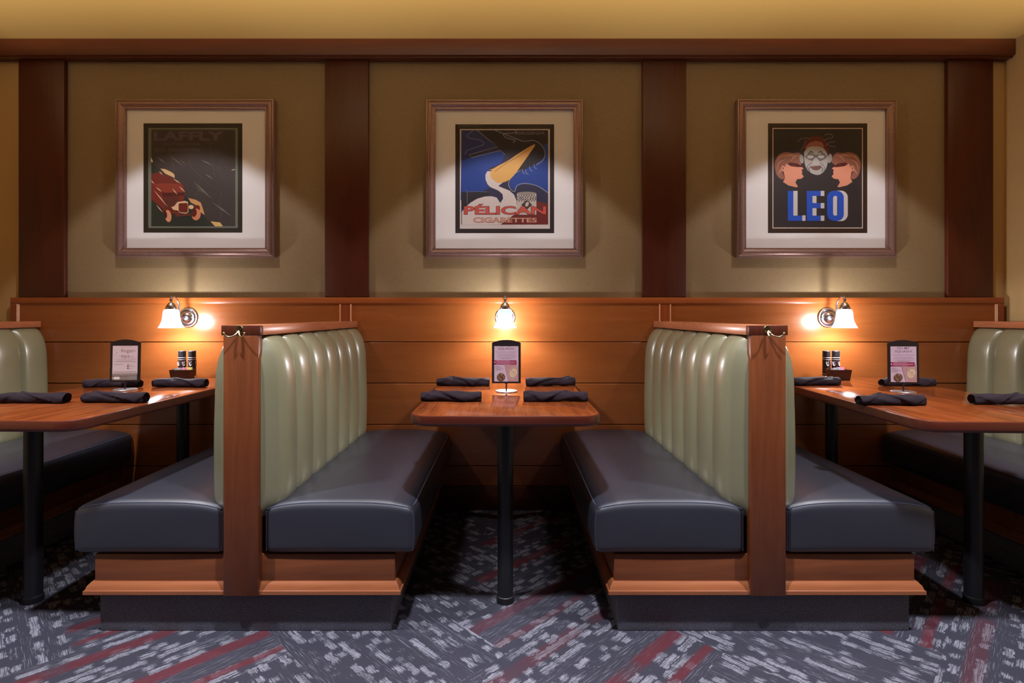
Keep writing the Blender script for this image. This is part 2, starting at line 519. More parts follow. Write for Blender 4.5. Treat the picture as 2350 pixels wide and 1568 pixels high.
# ================================================================== BOOTHS
YPOST = 1.8575
ZCAP = 1.0625
SEATZ = .443
def backrest_bm(side, cx, y0, y1, x_in, x_out, zt, zb, n=7):
    bm = bmesh.new()
    W = x_out-x_in
    zs = []
    N = 34
    zk = zt-.19
    prof = []
    for i in range(N+1):
        t = i/N
        if t < .45:                       # rounded shoulder
            a = (t/.45)*PI/2
            prof.append((math.sin(a)**.8, zk+(zt-zk)*math.cos(a)**.9))
        else:
            q = (t-.45)/.55
            z = zk+(zb-zk)*q
            o = 1.0 + .05*math.sin(q*PI)
            if q > .86: o -= .45*((q-.86)/.14)**2
            prof.append((o, z))
    P = (y1-y0)/n
    rows = []
    ys = []
    for c in range(n):
        K = 12
        for k in range(K+(1 if c == n-1 else 0)):
            ys.append((c, k/K))
    for c, w in ys:
        q = abs(2*w-1)
        dep = .013*q**2.2 + .022*(1-math.sqrt(max(0, 1-q**7*.99)))
        if c == 0 and w < .5: dep += .020*q**2.5
        y = y0+(c+w)*P
        row = []
        for i, (o, z) in enumerate(prof):
            oo = max(0.0, W*o - dep*min(1, o*1.6))
            row.append(bm.verts.new((cx+side*(x_in+oo), y, z-dep*.12*(1-min(1, o)))))
        row.append(bm.verts.new((cx+side*x_in, y, zb)))
        rows.append(row)
    m = len(rows[0])
    for a, b in zip(rows, rows[1:]):
        for i in range(m):
            j = (i+1) % m
            bm.faces.new((a[i], a[j], b[j], b[i]))
    # rounded front end: a smaller ring just ahead of the first row
    def end(row, dy, k):
        cx0 = sum(v.co.x for v in row)/m; cz0 = sum(v.co.z for v in row)/m
        prev = row
        for sc, d in ((.93, dy*.7), (.82, dy)):
            ring = [bm.verts.new((cx+side*x_in+(v.co.x-(cx+side*x_in))*sc, row[0].co.y+d, cz0+(v.co.z-cz0)*(1-(1-sc)*.25))) for v in row]
            for i in range(m):
                j = (i+1) % m
                bm.faces.new((prev[i], prev[j], ring[j], ring[i]))
            prev = ring
        bm.faces.new(prev)
    end(rows[0], -.008, 0); end(rows[-1], .004, 0)
    bmesh.ops.remove_doubles(bm, verts=bm.verts, dist=1e-5)
    return bm

def cushion_fn(x0, x1, y0, y1, z0, z1, side):
    xc, yc, zc = (x0+x1)/2, (y0+y1)/2, (z0+z1)/2
    def fn(p):
        u = (p.x-xc)/((x1-x0)/2); v = (p.y-yc)/((y1-y0)/2); w = (p.z-z0)/(z1-z0)
        z = p.z + w*(.020*(1-abs(u)**3.2)*(1-.25*abs(v)**6) - .012*abs(u)**4)
        bulge = .010*(1-(2*w-1)**2)
        x = p.x + side*bulge*max(0, u*side)*.6
        y = p.y - bulge*max(0, -v)*(1-u*u)*.6
        return Vector((x, y, z))
    return fn

def make_cushion(side, cx, xa, xb, y0, y1, z0, z1, parent):
    x0, x1 = sorted((cx+side*xa, cx+side*xb))
    bm = bmesh.new()
    vs = rounded_box(bm, (x1-x0)/2, (y1-y0)/2, (z1-z0)/2, .026, 16)
    fn = cushion_fn(x0, x1, y0, y1, z0, z1, side)
    c = Vector(((x0+x1)/2, (y0+y1)/2, (z0+z1)/2))
    for v in vs: v.co = fn(v.co+c)
    o = obj('seat_cushion', bm, M['navy'], parent, 60)
    # piping along the front and the open long edge
    bm = bmesh.new()
    e = .0085
    pts = []
    xo, xi = (x1, x0) if side > 0 else (x0, x1)
    n = 20
    for i in range(n+1): pts.append(Vector((xi+side*.012+(xo-side*(e+.008)-xi-side*.012)*i/n, y0+e, z1-e)))
    for i in range(1, 25): pts.append(Vector((xo-side*e, y0+.020+(y1-.03-y0)*i/24, z1-e)))
    pts = [fn(p) for p in pts]
    tube(bm, pts, .0032, 8)
    pts = [fn(Vector((xo-side*e, y0+e, z0+.012+(z1-z0-.026)*i/8))) for i in range(9)]
    tube(bm, pts, .0028, 8)
    pts = [fn(Vector((xi+side*e, y0+e, z0+.012+(z1-z0-.026)*i/8))) for i in range(9)]
    tube(bm, pts, .0028, 8)
    obj('piping', bm, M['pipe'], o)
    return o

def make_booth(xc, label, sides, hook=None, front=True):
    t = thing('booth_bench', (xc, YPOST, 0), label, 'booth', 'booth benches between the tables')
    y = lambda v: v-YPOST
    yb = YW-.004
    # end post
    if front:
        bm = bmesh.new(); box(bm, -.060, .060, 0, .034, .138, ZCAP-.0335, .003)
        obj('end_post', bm, M['post'], t)
        bm = bmesh.new(); box(bm, -.0665, .0665, 0, .022, ZCAP-.0335, ZCAP, .0015)
        obj('end_cap', bm, M['dark'], t)['label'] = 'dark end of the top rail'
    cs = (min([-.067]+[0 if -1 not in sides else -.067]), .067)
    a, b = (-.067 if -1 in sides else -.075), (.067 if 1 in sides else .075)
    bm = bmesh.new(); box(bm, a, b, .0225, y(yb), ZCAP-.0335, ZCAP, .0015)
    obj('top_rail', bm, M['cap'], t)
    bm = bmesh.new(); box(bm, -.035 if -1 in sides else -.07, .035 if 1 in sides else .07, .0345, y(yb), .28, ZCAP-.034)
    obj('partition', bm, M['post'], t)
    for s in sides:
        b_ = backrest_bm(s, 0, y(1.885), y(yb-.006), .0355, .130, ZCAP-.036, .400)
        bk = obj('backrest', b_, M['green'], t, 50)
        make_cushion(s, 0, .068, .588, y(1.876), y(yb-.002), .272, SEATZ, t)
    x0 = -.52 if -1 in sides else -.11
    x1 = .52 if 1 in sides else .11
    bm = bmesh.new(); box(bm, x0, x1, y(1.8875), y(yb), .1385, .2695, .002)
    obj('base_panel', bm, M['base'], t)
    # stepped moulding round the foot of the base
    bm = bmesh.new()
    prof = [(.1780, .0005), (.1775, .006), (.1660, .016), (.1540, .020), (.1520, .024), (.1400, .024), (.1385, .022), (.1384, .0005)]
    rings = []
    for z, o in prof:
        xa, xb = x0-(o if -1 in sides else 0), x1+(o if 1 in sides else 0)
        ya = y(1.8875)-o
        rings.append([bm.verts.new(p) for p in ((xa, y(yb), z), (xa, ya, z), (xb, ya, z), (xb, y(yb), z))])
    for p, q in zip(rings, rings[1:]):
        for i in range(3): bm.faces.new((p[i], p[i+1], q[i+1], q[i]))
    p, q = rings[0], rings[-1]
    for i in range(3): bm.faces.new((q[i], q[i+1], p[i+1], p[i]))
    bm.faces.new([r[0] for r in rings]); bm.faces.new([r[3] for r in rings])
    obj('foot_molding', bm, M['molding'], t, 30)
    bm = bmesh.new(); box(bm, x0+.014, x1-.014, y(1.893), y(yb), 0, .138, .002)
    obj('toe_kick', bm, M['toe'], t)
    # double coat hook on the rail end
    if hook:
        dx, z, ang = hook['dx'], hook['z'], hook['tilt']
        bm = bmesh.new()
        lathe(bm, [(0.0005, -.0045), (.006, -.0045), (.0125, -.003), (.014, 0)], (dx, 0, z), 'Y', 20)
        lathe(bm, [(0.0003, -.0065), (.003, -.0062), (.0032, -.0045)], (dx-.005, 0, z+.001), 'Y', 10)
        lathe(bm, [(0.0003, -.0065), (.003, -.0062), (.0032, -.0045)], (dx+.005, 0, z+.001), 'Y', 10)
        for sx, ln in hook['arms']:
            ca, sa = math.cos(ang), math.sin(ang)
            def R(px, py, pz):
                return (dx+sx*px*ca - py*sa*0, -(py+abs(px)*0) , z+pz)
            pts = spline([R(0, .004, -.006), R(.004, .010, -.014), R(.014*ln, .018, -.023), R(.026*ln, .026, -.024), R(.034*ln, .030, -.018), R(.037*ln, .031, -.012)], 6)
            tube(bm, pts, [.0036-.0012*i/len(pts) for i in range(len(pts))], 10)
            p = pts[-1]
            g = bmesh.ops.create_uvsphere(bm, u_segments=12, v_segments=8, radius=.0042)
            for v in g['verts']: v.co += p
        obj('coat_hook', bm, M['brass'], t)['label'] = 'small brass two-armed coat hook'
    return t

make_booth(-.909, 'double-sided booth bench between the finger-tips sign table and the middle table', (-1, 1),
           dict(dx=-.004, z=1.049, tilt=0, arms=((-1, 1.0), (1, .85))))
make_booth(.891, 'double-sided booth bench right of the middle table, its hook turned sideways', (-1, 1),
           dict(dx=-.003, z=1.049, tilt=0, arms=((1, 1.1), (-1, .15))))
make_booth(-2.69, 'single booth bench against the left side wall, partly behind the leftmost table', (1,))
make_booth(2.69, 'single booth bench against the right side wall, partly behind the rightmost table', (-1,))

# ================================================================== TABLES
TZ = .75; TT = .037
def make_table(cx, yf, w, rot, pole, rear, label):
    ym = 2.45
    t = thing('booth_table', (cx, ym, 0), label, 'table', 'wooden tables of the three booths', rot)
    bm = bmesh.new()
    h = w/2; y0 = yf-ym; y1 = YW-.022-ym; r = .075
    if rot == 0: y1 = YW-.008-ym
    pts = []
    for k in range(9):
        a = PI + PI/2*k/8; pts.append((-h+r+r*math.cos(a), y0+r+r*math.sin(a)))
    for k in range(9):
        a = -PI/2 + PI/2*k/8; pts.append((h-r+r*math.cos(a), y0+r+r*math.sin(a)))
    pts += [(h, y1), (-h, y1)]
    def ring(ins, z):
        out = []
        n = len(pts)
        for i, p in enumerate(pts):
            a = Vector(pts[i-1]); b = Vector(pts[(i+1) % n]); d = (b-a).normalized()
            out.append(bm.verts.new((p[0]-d.y*ins, p[1]+d.x*ins, z)))
        return out
    prof = [(.006, TZ-TT), (.0015, TZ-TT+.004), (0, TZ-TT+.010), (0, TZ-.006), (.0012, TZ-.002), (.005, TZ)]
    rings = [ring(i, z) for i, z in prof]
    n = len(pts)
    for p, q in zip(rings, rings[1:]):
        for i in range(n):
            bm.faces.new((p[i], p[(i+1) % n], q[(i+1) % n], q[i])).material_index = 1
    bm.faces.new(rings[0]).material_index = 1
    bm.faces.new(rings[-1]).material_index = 0
    obj('tabletop', bm, [M['table'], M['tedge']], t, 35)
    ci, si = math.cos(-rot), math.sin(-rot)
    def loc(p): 
        x, y = p[0]-cx, p[1]-ym
        return (x*ci-y*si, x*si+y*ci)
    for p in (pole, rear):
        x, y = loc(p)
        bm = bmesh.new()
        lathe(bm, [(.0335, 0), (.0345, .006), (.0335, .012), (.0345, .018), (.0335, .024), (.0305, .026), (.0300, .03), (.0300, TZ-TT-.012)], (x, y, 0), 'Z', 32, 0, True, False)
        lathe(bm, [(.0300, TZ-TT-.012), (.05, TZ-TT-.010), (.05, TZ-TT-.0004)], (x, y, 0), 'Z', 32, 0, True, True)
        obj('leg', bm, M['black'], t)
    return t
make_table(-.007, 1.875, .6735, 0, (-.007, 2.09), (-.007, 2.94), 'wooden booth table in the middle, straight under the lamp facing the camera')
make_table(-1.725, 1.795, .668, math.radians(-2.2), (-1.818, 2.09), (-1.765, 2.965), 'wooden booth table with the finger-tips sign, below the framed poster of a red truck')
make_table(1.735, 1.765, .690, math.radians(-2.4), (1.785, 2.085), (1.765, 2.965), 'wooden booth table below the framed poster reading LEO')

# ================================================================== NAPKIN ROLLS
def make_napkin(pxa, pxb, pyb, label, rz, seed, flip=1):
    s = (H-TZ)/(pyb-CY); y = s*F+.022
    xa, xb = (pxa-CX)*s, (pxb-CX)*s
    L = xb-xa
    o = None
    rnd = random.Random(seed)
    bm = bmesh.new()
    NU, NT_ = 44, 40
    ph = [rnd.uniform(0, 6.28) for _ in range(8)]
    rows = []
    h0, h1 = rnd.uniform(.1, .7), rnd.uniform(1.9, 2.7)
    for i in range(NU+1):
        u = i/NU
        row = []
        base = 1+.05*math.sin(u*7+ph[0])+.04*math.sin(u*15+ph[1])
        if u < .03 or u > .97: base *= .93
        hel = h0 + (h1-h0)*u*2.2 + .35*math.sin(u*5+ph[2])
        for j in range(NT_):
            th = 2*PI*j/NT_
            fr = ((th-hel) % (2*PI))/(2*PI)
            fr2 = ((th+hel*1.7+2.2) % (2*PI))/(2*PI)
            r = base*(.0190+.0064*fr**3+.0036*fr2**2 + .0011*math.sin(2*th+u*11+ph[3]) + .0006*math.sin(5*th-u*17+ph[4]))
            yy = r*math.cos(th)*1.12; zz = r*math.sin(th)
            zz = max(zz, -.0165+.001*math.sin(u*20+ph[5]+th))
            row.append(bm.verts.new((flip*(u-.5)*L, yy, zz+.0177)))
        rows.append(row)
    for a, b in zip(rows, rows[1:]):
        for j in range(NT_): bm.faces.new((a[j], a[(j+1) % NT_], b[(j+1) % NT_], b[j]))
    # rolled ends: rings that spiral inward and sink
    for row, sgn in ((rows[0], 1), (rows[-1], -1)):
        c = sum((v.co for v in row), Vector())/NT_
        prev = row
        for sc, d in ((.9, -.002), (.74, .004), (.66, -.001), (.45, .006), (.38, .001), (.1, .008)):
            ring = [bm.verts.new(c+(v.co-c)*sc+Vector((sgn*flip*d, 0, 0))) for v in row]
            for j in range(NT_): bm.faces.new((prev[j], prev[(j+1) % NT_], ring[(j+1) % NT_], ring[j]))
            prev = ring
        bm.faces.new(prev)
    o = obj('napkin_roll', bm, M['napkin'], None, 65)
    o.location = ((xa+xb)/2, y, TZ+.0004); o.rotation_euler = (0, 0, rz)
    o['label'] = label; o['category'] = 'napkin'; o['group'] = 'rolled napkins on the tables'
    return o
R = math.radians
NAP = [
 (-12, 143, 927, 'rolled dark napkin at the left edge of the photo on the leftmost table', R(1), 1, 1),
 (183, 328, 926, 'rolled dark napkin lying in front of the finger-tips sign', R(-1), 2, 1),
 (190, 313, 891, 'rolled dark napkin half hidden behind the finger-tips sign', R(1.5), 3, -1),
 (347, 469, 890, 'rolled dark napkin in front of the sugar caddy by the finger-tips sign', R(-2), 4, 1),
 (966, 1103, 923, 'rolled dark napkin on the middle table, front left of its sign', R(-1), 5, 1),
 (1002, 1122, 887, 'rolled dark napkin on the middle table, back left near the wall', R(-2), 6, 1),
 (1203, 1348, 923, 'rolled dark napkin on the middle table, front right of its sign', R(1), 7, -1),
 (1208, 1320, 887, 'rolled dark napkin on the middle table, back right near the wall', R(2), 8, -1),
 (1818, 1931, 886, 'rolled dark napkin in front of the sugar caddy under the right wall lamp', R(1), 9, -1),
 (1980, 2127, 932, 'rolled dark napkin in front of the sign on the table below the LEO poster', R(-.5), 10, 1),
 (2030, 2150, 888, 'rolled dark napkin behind the sign on the table below the LEO poster', R(1), 11, 1),
 (2242, 2392, 930, 'rolled dark napkin at the right edge of the photo on the rightmost table', R(-1), 12, -1),
]
for a in NAP: make_napkin(*a)

# ================================================================== TABLE SIGNS
def arch_frame(bm, w, h, arch, d0, d1, rad=.006):
    pts = [(-w/2, 0), (w/2, 0), (w/2, h-arch)]
    n = 20
    for k in range(1, n):
        a = k/n; x = w/2-w*a
        pts.append((x, h-arch+arch*(1-(2*a-1)**2)))
    pts.append((-w/2, h-arch))
    for y in (d0, d1): pass
    f0 = [bm.verts.new((p[0], d0, p[1])) for p in pts]; f1 = [bm.verts.new((p[0], d1, p[1])) for p in pts]
    n = len(pts)
    for i in range(n): bm.faces.new((f0[i], f0[(i+1) % n], f1[(i+1) % n], f1[i]))
    bm.faces.new(f0); bm.faces.new(f1)
    bmesh.ops.bevel(bm, geom=[e for e in bm.edges if len(e.link_faces) == 2 and e.calc_face_angle(0) > 1.0], offset=.0015, segments=2, affect='EDGES')

def insert_squash(cut):
    def f(p, g):
        P = (186, 156, 168); D = (92, 66, 82); C = (132, 20, 58)
        p.rect(0, 0, 100, 150, P)
        top = 2 if not cut else -8
        p.text('OH MY', 25, top, 75, top+10, D, .004, clip=0 if cut else None)
        p.text('SQUASH!', 17, top+14, 83, top+25, D, .006)
        y = top+31
        for a, b in ((6, 94), (12, 88), None, (17, 83), (10, 92), (14, 86), (28, 74)) if False else ((6, 94), (12, 88), (17, 83), (10, 92), (15, 86), (29, 73)):
            x = a
            while x < b:
                l = min(2+random.random()*5, b-x); p.rect(x, y, x+l, y+1.5, (150, 118, 132)); x += l+1.1
            y += 5.2 if (a, b) not in ((12, 88), (10, 92)) else 6.8
        yb = 60 if cut else 66
        p.rect(0, yb, 92, yb+18, C)
        p.ell(2.5, yb+8.5, 1.8, 2.6, (236, 220, 226))
        for k, e in enumerate((64, 88, 86, 66)): 
            x = 9
            while x < e:
                l = min(2+random.random()*6, e-x); p.rect(x, yb+2.5+k*4, x+l, yb+4.0+k*4, (206, 150, 172)); x += l+1.0
        # food pictures
        p.poly([(42, yb+18), (92, yb+18), (100, yb+36), (100, 150), (58, 150)], (170, 120, 120))
        p.poly([(92, yb+3), (100, yb+12), (100, yb+34)], (186, 140, 150))
        for k, e in enumerate((20, 30, 40, 28)):
            x = 4
            while x < e:
                l = min(2+random.random()*5, e-x); p.rect(x, yb+24+k*5, x+l, yb+25.4+k*5, (160, 130, 140)); x += l+1
        cx, cy = 28, 131
        rr = random.Random(5)
        p.ell(cx, cy, 17, 17, (92, 54, 34))
        for _ in range(46):
            a = rr.uniform(0, 6.28); r = 16*math.sqrt(rr.random())
            p.ell(cx+r*math.cos(a), cy+r*math.sin(a), rr.uniform(.8, 2.2), rr.uniform(.6, 1.4), rr.choice([(150, 104, 66), (52, 24, 16), (196, 160, 112), (110, 70, 40)]), rr.uniform(0, 180), 8)
        cx, cy = 79, 113
        q = [(cx+21.5*math.cos(t)*.80-25.5*math.sin(t)*(.42), cy+21.5*math.cos(t)*.42+25.5*math.sin(t)*.92) for t in [2*PI*i/30 for i in range(30)]]
        def cl(pts): return [(min(x, 100), min(max(y, yb+19), 149.5)) for x, y in pts]
        p.poly(cl(q), (214, 190, 176))
        p.poly(cl([(cx+(x-cx)*.93, cy+(y-cy)*.93) for x, y in q]), (74, 30, 20))
        p.poly(cl([(cx+(x-cx)*.84, cy+(y-cy)*.84) for x, y in q]), (196, 164, 138))
        for _ in range(40):
            a = rr.uniform(0, 6.28); r = 15*math.sqrt(rr.random())
            x, y = cx+r*math.cos(a), cy+r*1.1*math.sin(a)
            if x < 97: p.ell(x, y, rr.uniform(.8, 2.0), rr.uniform(.6, 1.3), rr.choice([(150, 84, 60), (220, 196, 170), (170, 120, 84)]), rr.uniform(0, 180), 8)
    return f
def insert_tips(p, g):
    P = (196, 170, 168); D = (122, 90, 90)
    p.rect(0, 0, 100, 150, P)
    p.poly([(0, 0), (100, 0), (100, 44), (60, 52), (30, 40), (0, 30)], (206, 176, 174))
    p.line([(10, 16), (28, 16), (28, 50), (10, 50), (10, 16)], 1.2, (190, 158, 156))
    p.ell(17, 30, 1.8, 1.8, (120, 60, 60))
    for k, (x, w) in enumerate(((32, 6), (41, 5), (50, 5), (58, 7), (68, 6))): p.rect(x, 2, x+w, 7, (186, 152, 150))
    p.text('finger-', 33, 13, 92, 34, D, 0.0)
    p.text('tips', 33, 37, 68, 57, D, 0.0)
    p.text('at', 72, 41, 84, 51, (176, 144, 142), 0.0)
    for y, a, b, h in ((58, 10, 92, 1.4), (63, 18, 84, 1.4), (68, 8, 94, 2.2), (80, 8, 42, 1.6), (80, 58, 70, 2.2), (88, 67, 88, 1.2), (97, 67, 78, 1.2), (112, 4, 96, 1.2), (115, 4, 96, 1.0)):
        x = a
        while x < b:
            l = min(2+random.random()*5, b-x); p.rect(x, y, x+l, y+h, (168, 132, 130)); x += l+1
    p.ell(62, 88.5, 3.2, 3.2, (120, 60, 58)); p.ell(62, 98, 3.0, 3.0, (130, 84, 82))
    p.rect(0, 121, 100, 150, (112, 92, 82))
    x = 2
    while x < 97:
        l = 2+random.random()*5; p.rect(x, 125, min(x+l, 98), 127, (186, 164, 152)); x += l+1.4
    p.rect(8, 135, 30, 146, (214, 200, 190)); p.text('CARD', 11, 138.5, 27, 143, (112, 92, 82), 0.0)
    p.rect(0, 139, 8, 142, (200, 184, 174))
    p.rect(62, 131, 63, 148, (150, 134, 124)); p.rect(66, 132, 98, 147, (124, 112, 104))
    x = 34
    while x < 58:
        l = 2+random.random()*4; p.rect(x, 140, x+l, 141.6, (180, 160, 150)); x += l+1

def make_sign(px, pyb, board_h, rz, design, label, tilt=0):
    s = (H-TZ)/(pyb-CY); y = s*F
    t = thing('table_sign', ((px-CX)*s, y, TZ), label, 'sign', 'upright menu signs on the tables', rz)
    bm = bmesh.new(); lathe(bm, [(.0488, .0002), (.049, .0035), (.0478, .0050), (.0005, .0052)], (0, 0, 0), 'Z', 40, 0, True, True)
    obj('base', bm, M['chrome'], t)['label'] = 'round silver base plate'
    bm = bmesh.new(); tube(bm, [(0, 0, .0052), (0, 0, .046)], .0032, 12); obj('stem', bm, M['plate'], t)
    bm = bmesh.new(); box(bm, -.006, .006, -.007, .004, .034, .046, .002); obj('clip', bm, M['plate'], t)
    w, h = .131, board_h
    z0 = .038
    bm = bmesh.new(); arch_frame(bm, w, h, .014, -.003, .003)
    f = obj('frame', bm, M['plate'], t); f.location = (0, 0, z0); f.rotation_euler = (R(tilt), 0, 0)
    iw, ih = .110, h-.037
    p = Print(lambda u: (u/100-.5)*iw, lambda v: .008+ih-(v/150)*ih, -.0032, .000012)
    design(p, None)
    i = p.done('insert', f)
    return t
make_sign(1162, 899, .197, R(-1), insert_squash(True), 'arched black table sign reading SQUASH on the middle table', -2)
make_sign(287, 895.5, .196, R(5), insert_tips, 'arched black table sign reading finger-tips under the left wall lamp', -2)
make_sign(2073, 900.5, .197, R(-5), insert_squash(False), 'arched black table sign reading OH MY SQUASH on the table below the LEO poster', -1)

# ================================================================== GRINDERS, CADDIES, PACKETS
def make_grinder(x, y, rz, label):
    t = thing('pepper_grinder', (x, y, TZ), label, 'grinder', 'spice grinders by the wall', rz)
    bm = bmesh.new()
    lathe(bm, [(.0200, .016), (.0200, .108), (.0180, .113)], (0, 0, 0), 'Z', 32, 0, True, True)
    obj('body', bm, M['gbody'], t)
    bm = bmesh.new()
    lathe(bm, [(.0235, .0003), (.0235, .012), (.0205, .0155)], (0, 0, 0), 'Z', 32, 0, True, True)
    obj('foot', bm, M['chrome'], t)['label'] = 'pale metal foot'
    bm = bmesh.new()
    n = 48; prof = [(.0186, .1165), (.0186, .1495), (.0170, .1520)]
    rings = []
    for r, z in prof:
        rings.append([bm.verts.new(((r+(.0006 if k % 2 else 0))*math.cos(2*PI*k/n), (r+(.0006 if k % 2 else 0))*math.sin(2*PI*k/n), z)) for k in range(n)])
    for a, b in zip(rings, rings[1:]):
        for k in range(n): bm.faces.new((a[k], a[(k+1) % n], b[(k+1) % n], b[k]))
    bm.faces.new(rings[0]); bm.faces.new(rings[-1])
    obj('cap', bm, M['gcap'], t, 20)
    bm = bmesh.new()
    lathe(bm, [(.0186, .1132), (.0203, .1134), (.0203, .1162), (.0186, .1164)], (0, 0, 0), 'Z', 32)
    obj('collar', bm, M['gband'], t)['label'] = 'white collar ring'
    # pale printed emblem: a curl of leaves, and a column of small marks
    bm = bmesh.new()
    def onbody(a, z, r=.0206): return Vector((r*math.sin(a), -r*math.cos(a), z))
    for a0 in (-.75, .55, 2.2):
        pts = spline([onbody(a0-.22, .082), onbody(a0-.26, .092), onbody(a0-.05, .074), onbody(a0+.22, .073), onbody(a0+.34, .083)], 6)
        tube(bm, pts, [.0007+.0016*math.sin(PI*i/(len(pts)-1)) for i in range(len(pts))], 6)
        tube(bm, spline([onbody(a0+.1, .083), onbody(a0+.2, .092), onbody(a0+.3, .094)], 5), .0011, 6)
        for k, z in enumerate((.062, .056, .050, .044, .037, .032)):
            tube(bm, [onbody(a0-.08+.03*(k % 2), z), onbody(a0+.14-.04*(k % 3), z)], .0008, 6)
    for z in (.1035, .0250):
        lathe(bm, [(.02005, z), (.0206, z+.0002), (.0206, z+.0017), (.02005, z+.0019)], (0, 0, 0), 'Z', 32)
    obj('printed_design', bm, M['gband'], t)['label'] = 'white printed design'
    return t
M['gbody'] = plain('grinder_glass_dark', (44, 30, 36), .16)
M['gcap'] = plain('grinder_cap', (40, 38, 44), .45)
M['gband'] = plain('grinder_white_print', (228, 214, 214), .45)

M['caddy'] = plain('caddy_plastic', (62, 34, 26), .4)
def make_caddy(x, y, rz, label):
    bm = bmesh.new()
    def loop(wx_, wy_, z): return [bm.verts.new((sx*wx_, sy*wy_, z)) for sx, sy in ((-1, -1), (1, -1), (1, 1), (-1, 1))]
    L = [loop(.048, .024, .0002), loop(.055, .030, .056), loop(.0525, .0275, .056), loop(.046, .022, .004)]
    for p, q in zip(L, L[1:]):
        for i in range(4): bm.faces.new((p[i], p[(i+1) % 4], q[(i+1) % 4], q[i]))
    bm.faces.new(L[0]); bm.faces.new(L[-1])
    bmesh.ops.bevel(bm, geom=[e for e in bm.edges], offset=.0008, segments=2, affect='EDGES')
    o = obj('sugar_caddy', bm, M['caddy'])
    o.location = (x, y, TZ); o.rotation_euler = (0, 0, rz)
    o['label'] = label; o['category'] = 'caddy'; o['group'] = 'sugar caddies by the wall'
    return o
def make_packet(x, y, z, ry, c, label, group, lean):
    bm = bmesh.new()
    n = 8
    w, h = .021, .058
    rows = []
    for i in range(n+1):
        v = i/n
        rows.append([[bm.verts.new((w*(2*j/6-1), s*(.0005+.0016*math.sin(PI*v)*math.sin(PI*j/6)), h*v)) for j in range(7)] for s in (-1, 1)])
    for a, b in zip(rows, rows[1:]):
        for s in (0, 1):
            for j in range(6): bm.faces.new((a[s][j], a[s][j+1], b[s][j+1], b[s][j]))
        for j in (0, 6): bm.faces.new((a[0][j], a[1][j], b[1][j], b[0][j]))
    for r in (rows[0], rows[-1]):
        for j in range(6): bm.faces.new((r[0][j], r[0][j+1], r[1][j+1], r[1][j]))
    for f in bm.faces: f.material_index = 1 if .2 < f.calc_center_median().z/h < .75 else 0
    mats = [ink(c), ink(tuple(int(v*.86) for v in c))]
    o = obj('sugar_packet', bm, mats)
    o.location = (x, y, z); o.rotation_euler = (lean, ry, 0)
    o['label'] = label; o['category'] = 'sugar packet'; o['group'] = group
    return o
YG = 2.975
# left set
gx = wx(418.5, 2.96)
make_grinder(wx(418, YG), YG, R(15), 'black spice grinder under the left wall lamp, the left one of its pair')
make_grinder(wx(441, YG), YG, R(-30), 'black spice grinder under the left wall lamp, the right one of its pair')
cy = 2.912
make_caddy(wx(419, cy), cy, R(1), 'brown sugar caddy with yellow packets under the left wall lamp')
make_grinder(wx(1896.5, YG), YG, R(25), 'black spice grinder under the right wall lamp, the left one of its pair')
make_grinder(wx(1918, YG), YG, R(-15), 'black spice grinder under the right wall lamp, the right one of its pair')
make_caddy(wx(1924, cy), cy, R(-1), 'brown sugar caddy with blue and pink packets under the right wall lamp')
WH, BL, PK, YE = (232, 228, 232), (186, 200, 236), (236, 130, 160), (228, 204, 120)
for cx_, seq, side, words in ((wx(419, cy), ((-.028, WH, 'white'), (-.016, BL, 'blue'), (.002, PK, 'pink'), (.017, YE, 'yellow'), (.029, YE, 'yellow')), 'left', None),
                      (wx(1924, cy), ((-.028, WH, 'white'), (-.016, WH, 'white'), (.000, BL, 'blue'), (.015, PK, 'pink'), (.028, PK, 'pink')), 'right', None)):
    for k, (dx, c, cn) in enumerate(seq):
        lab = '%s sugar packet in the caddy under the %s wall lamp' % (cn, side)
        make_packet(cx_+dx*.82, cy-.014+.0065*k, TZ+.0062+.0005*k, R(random.uniform(-7, 7)), c, lab, '%s sugar packets in the %s caddy' % (cn, side), R(random.uniform(-6, 2)))

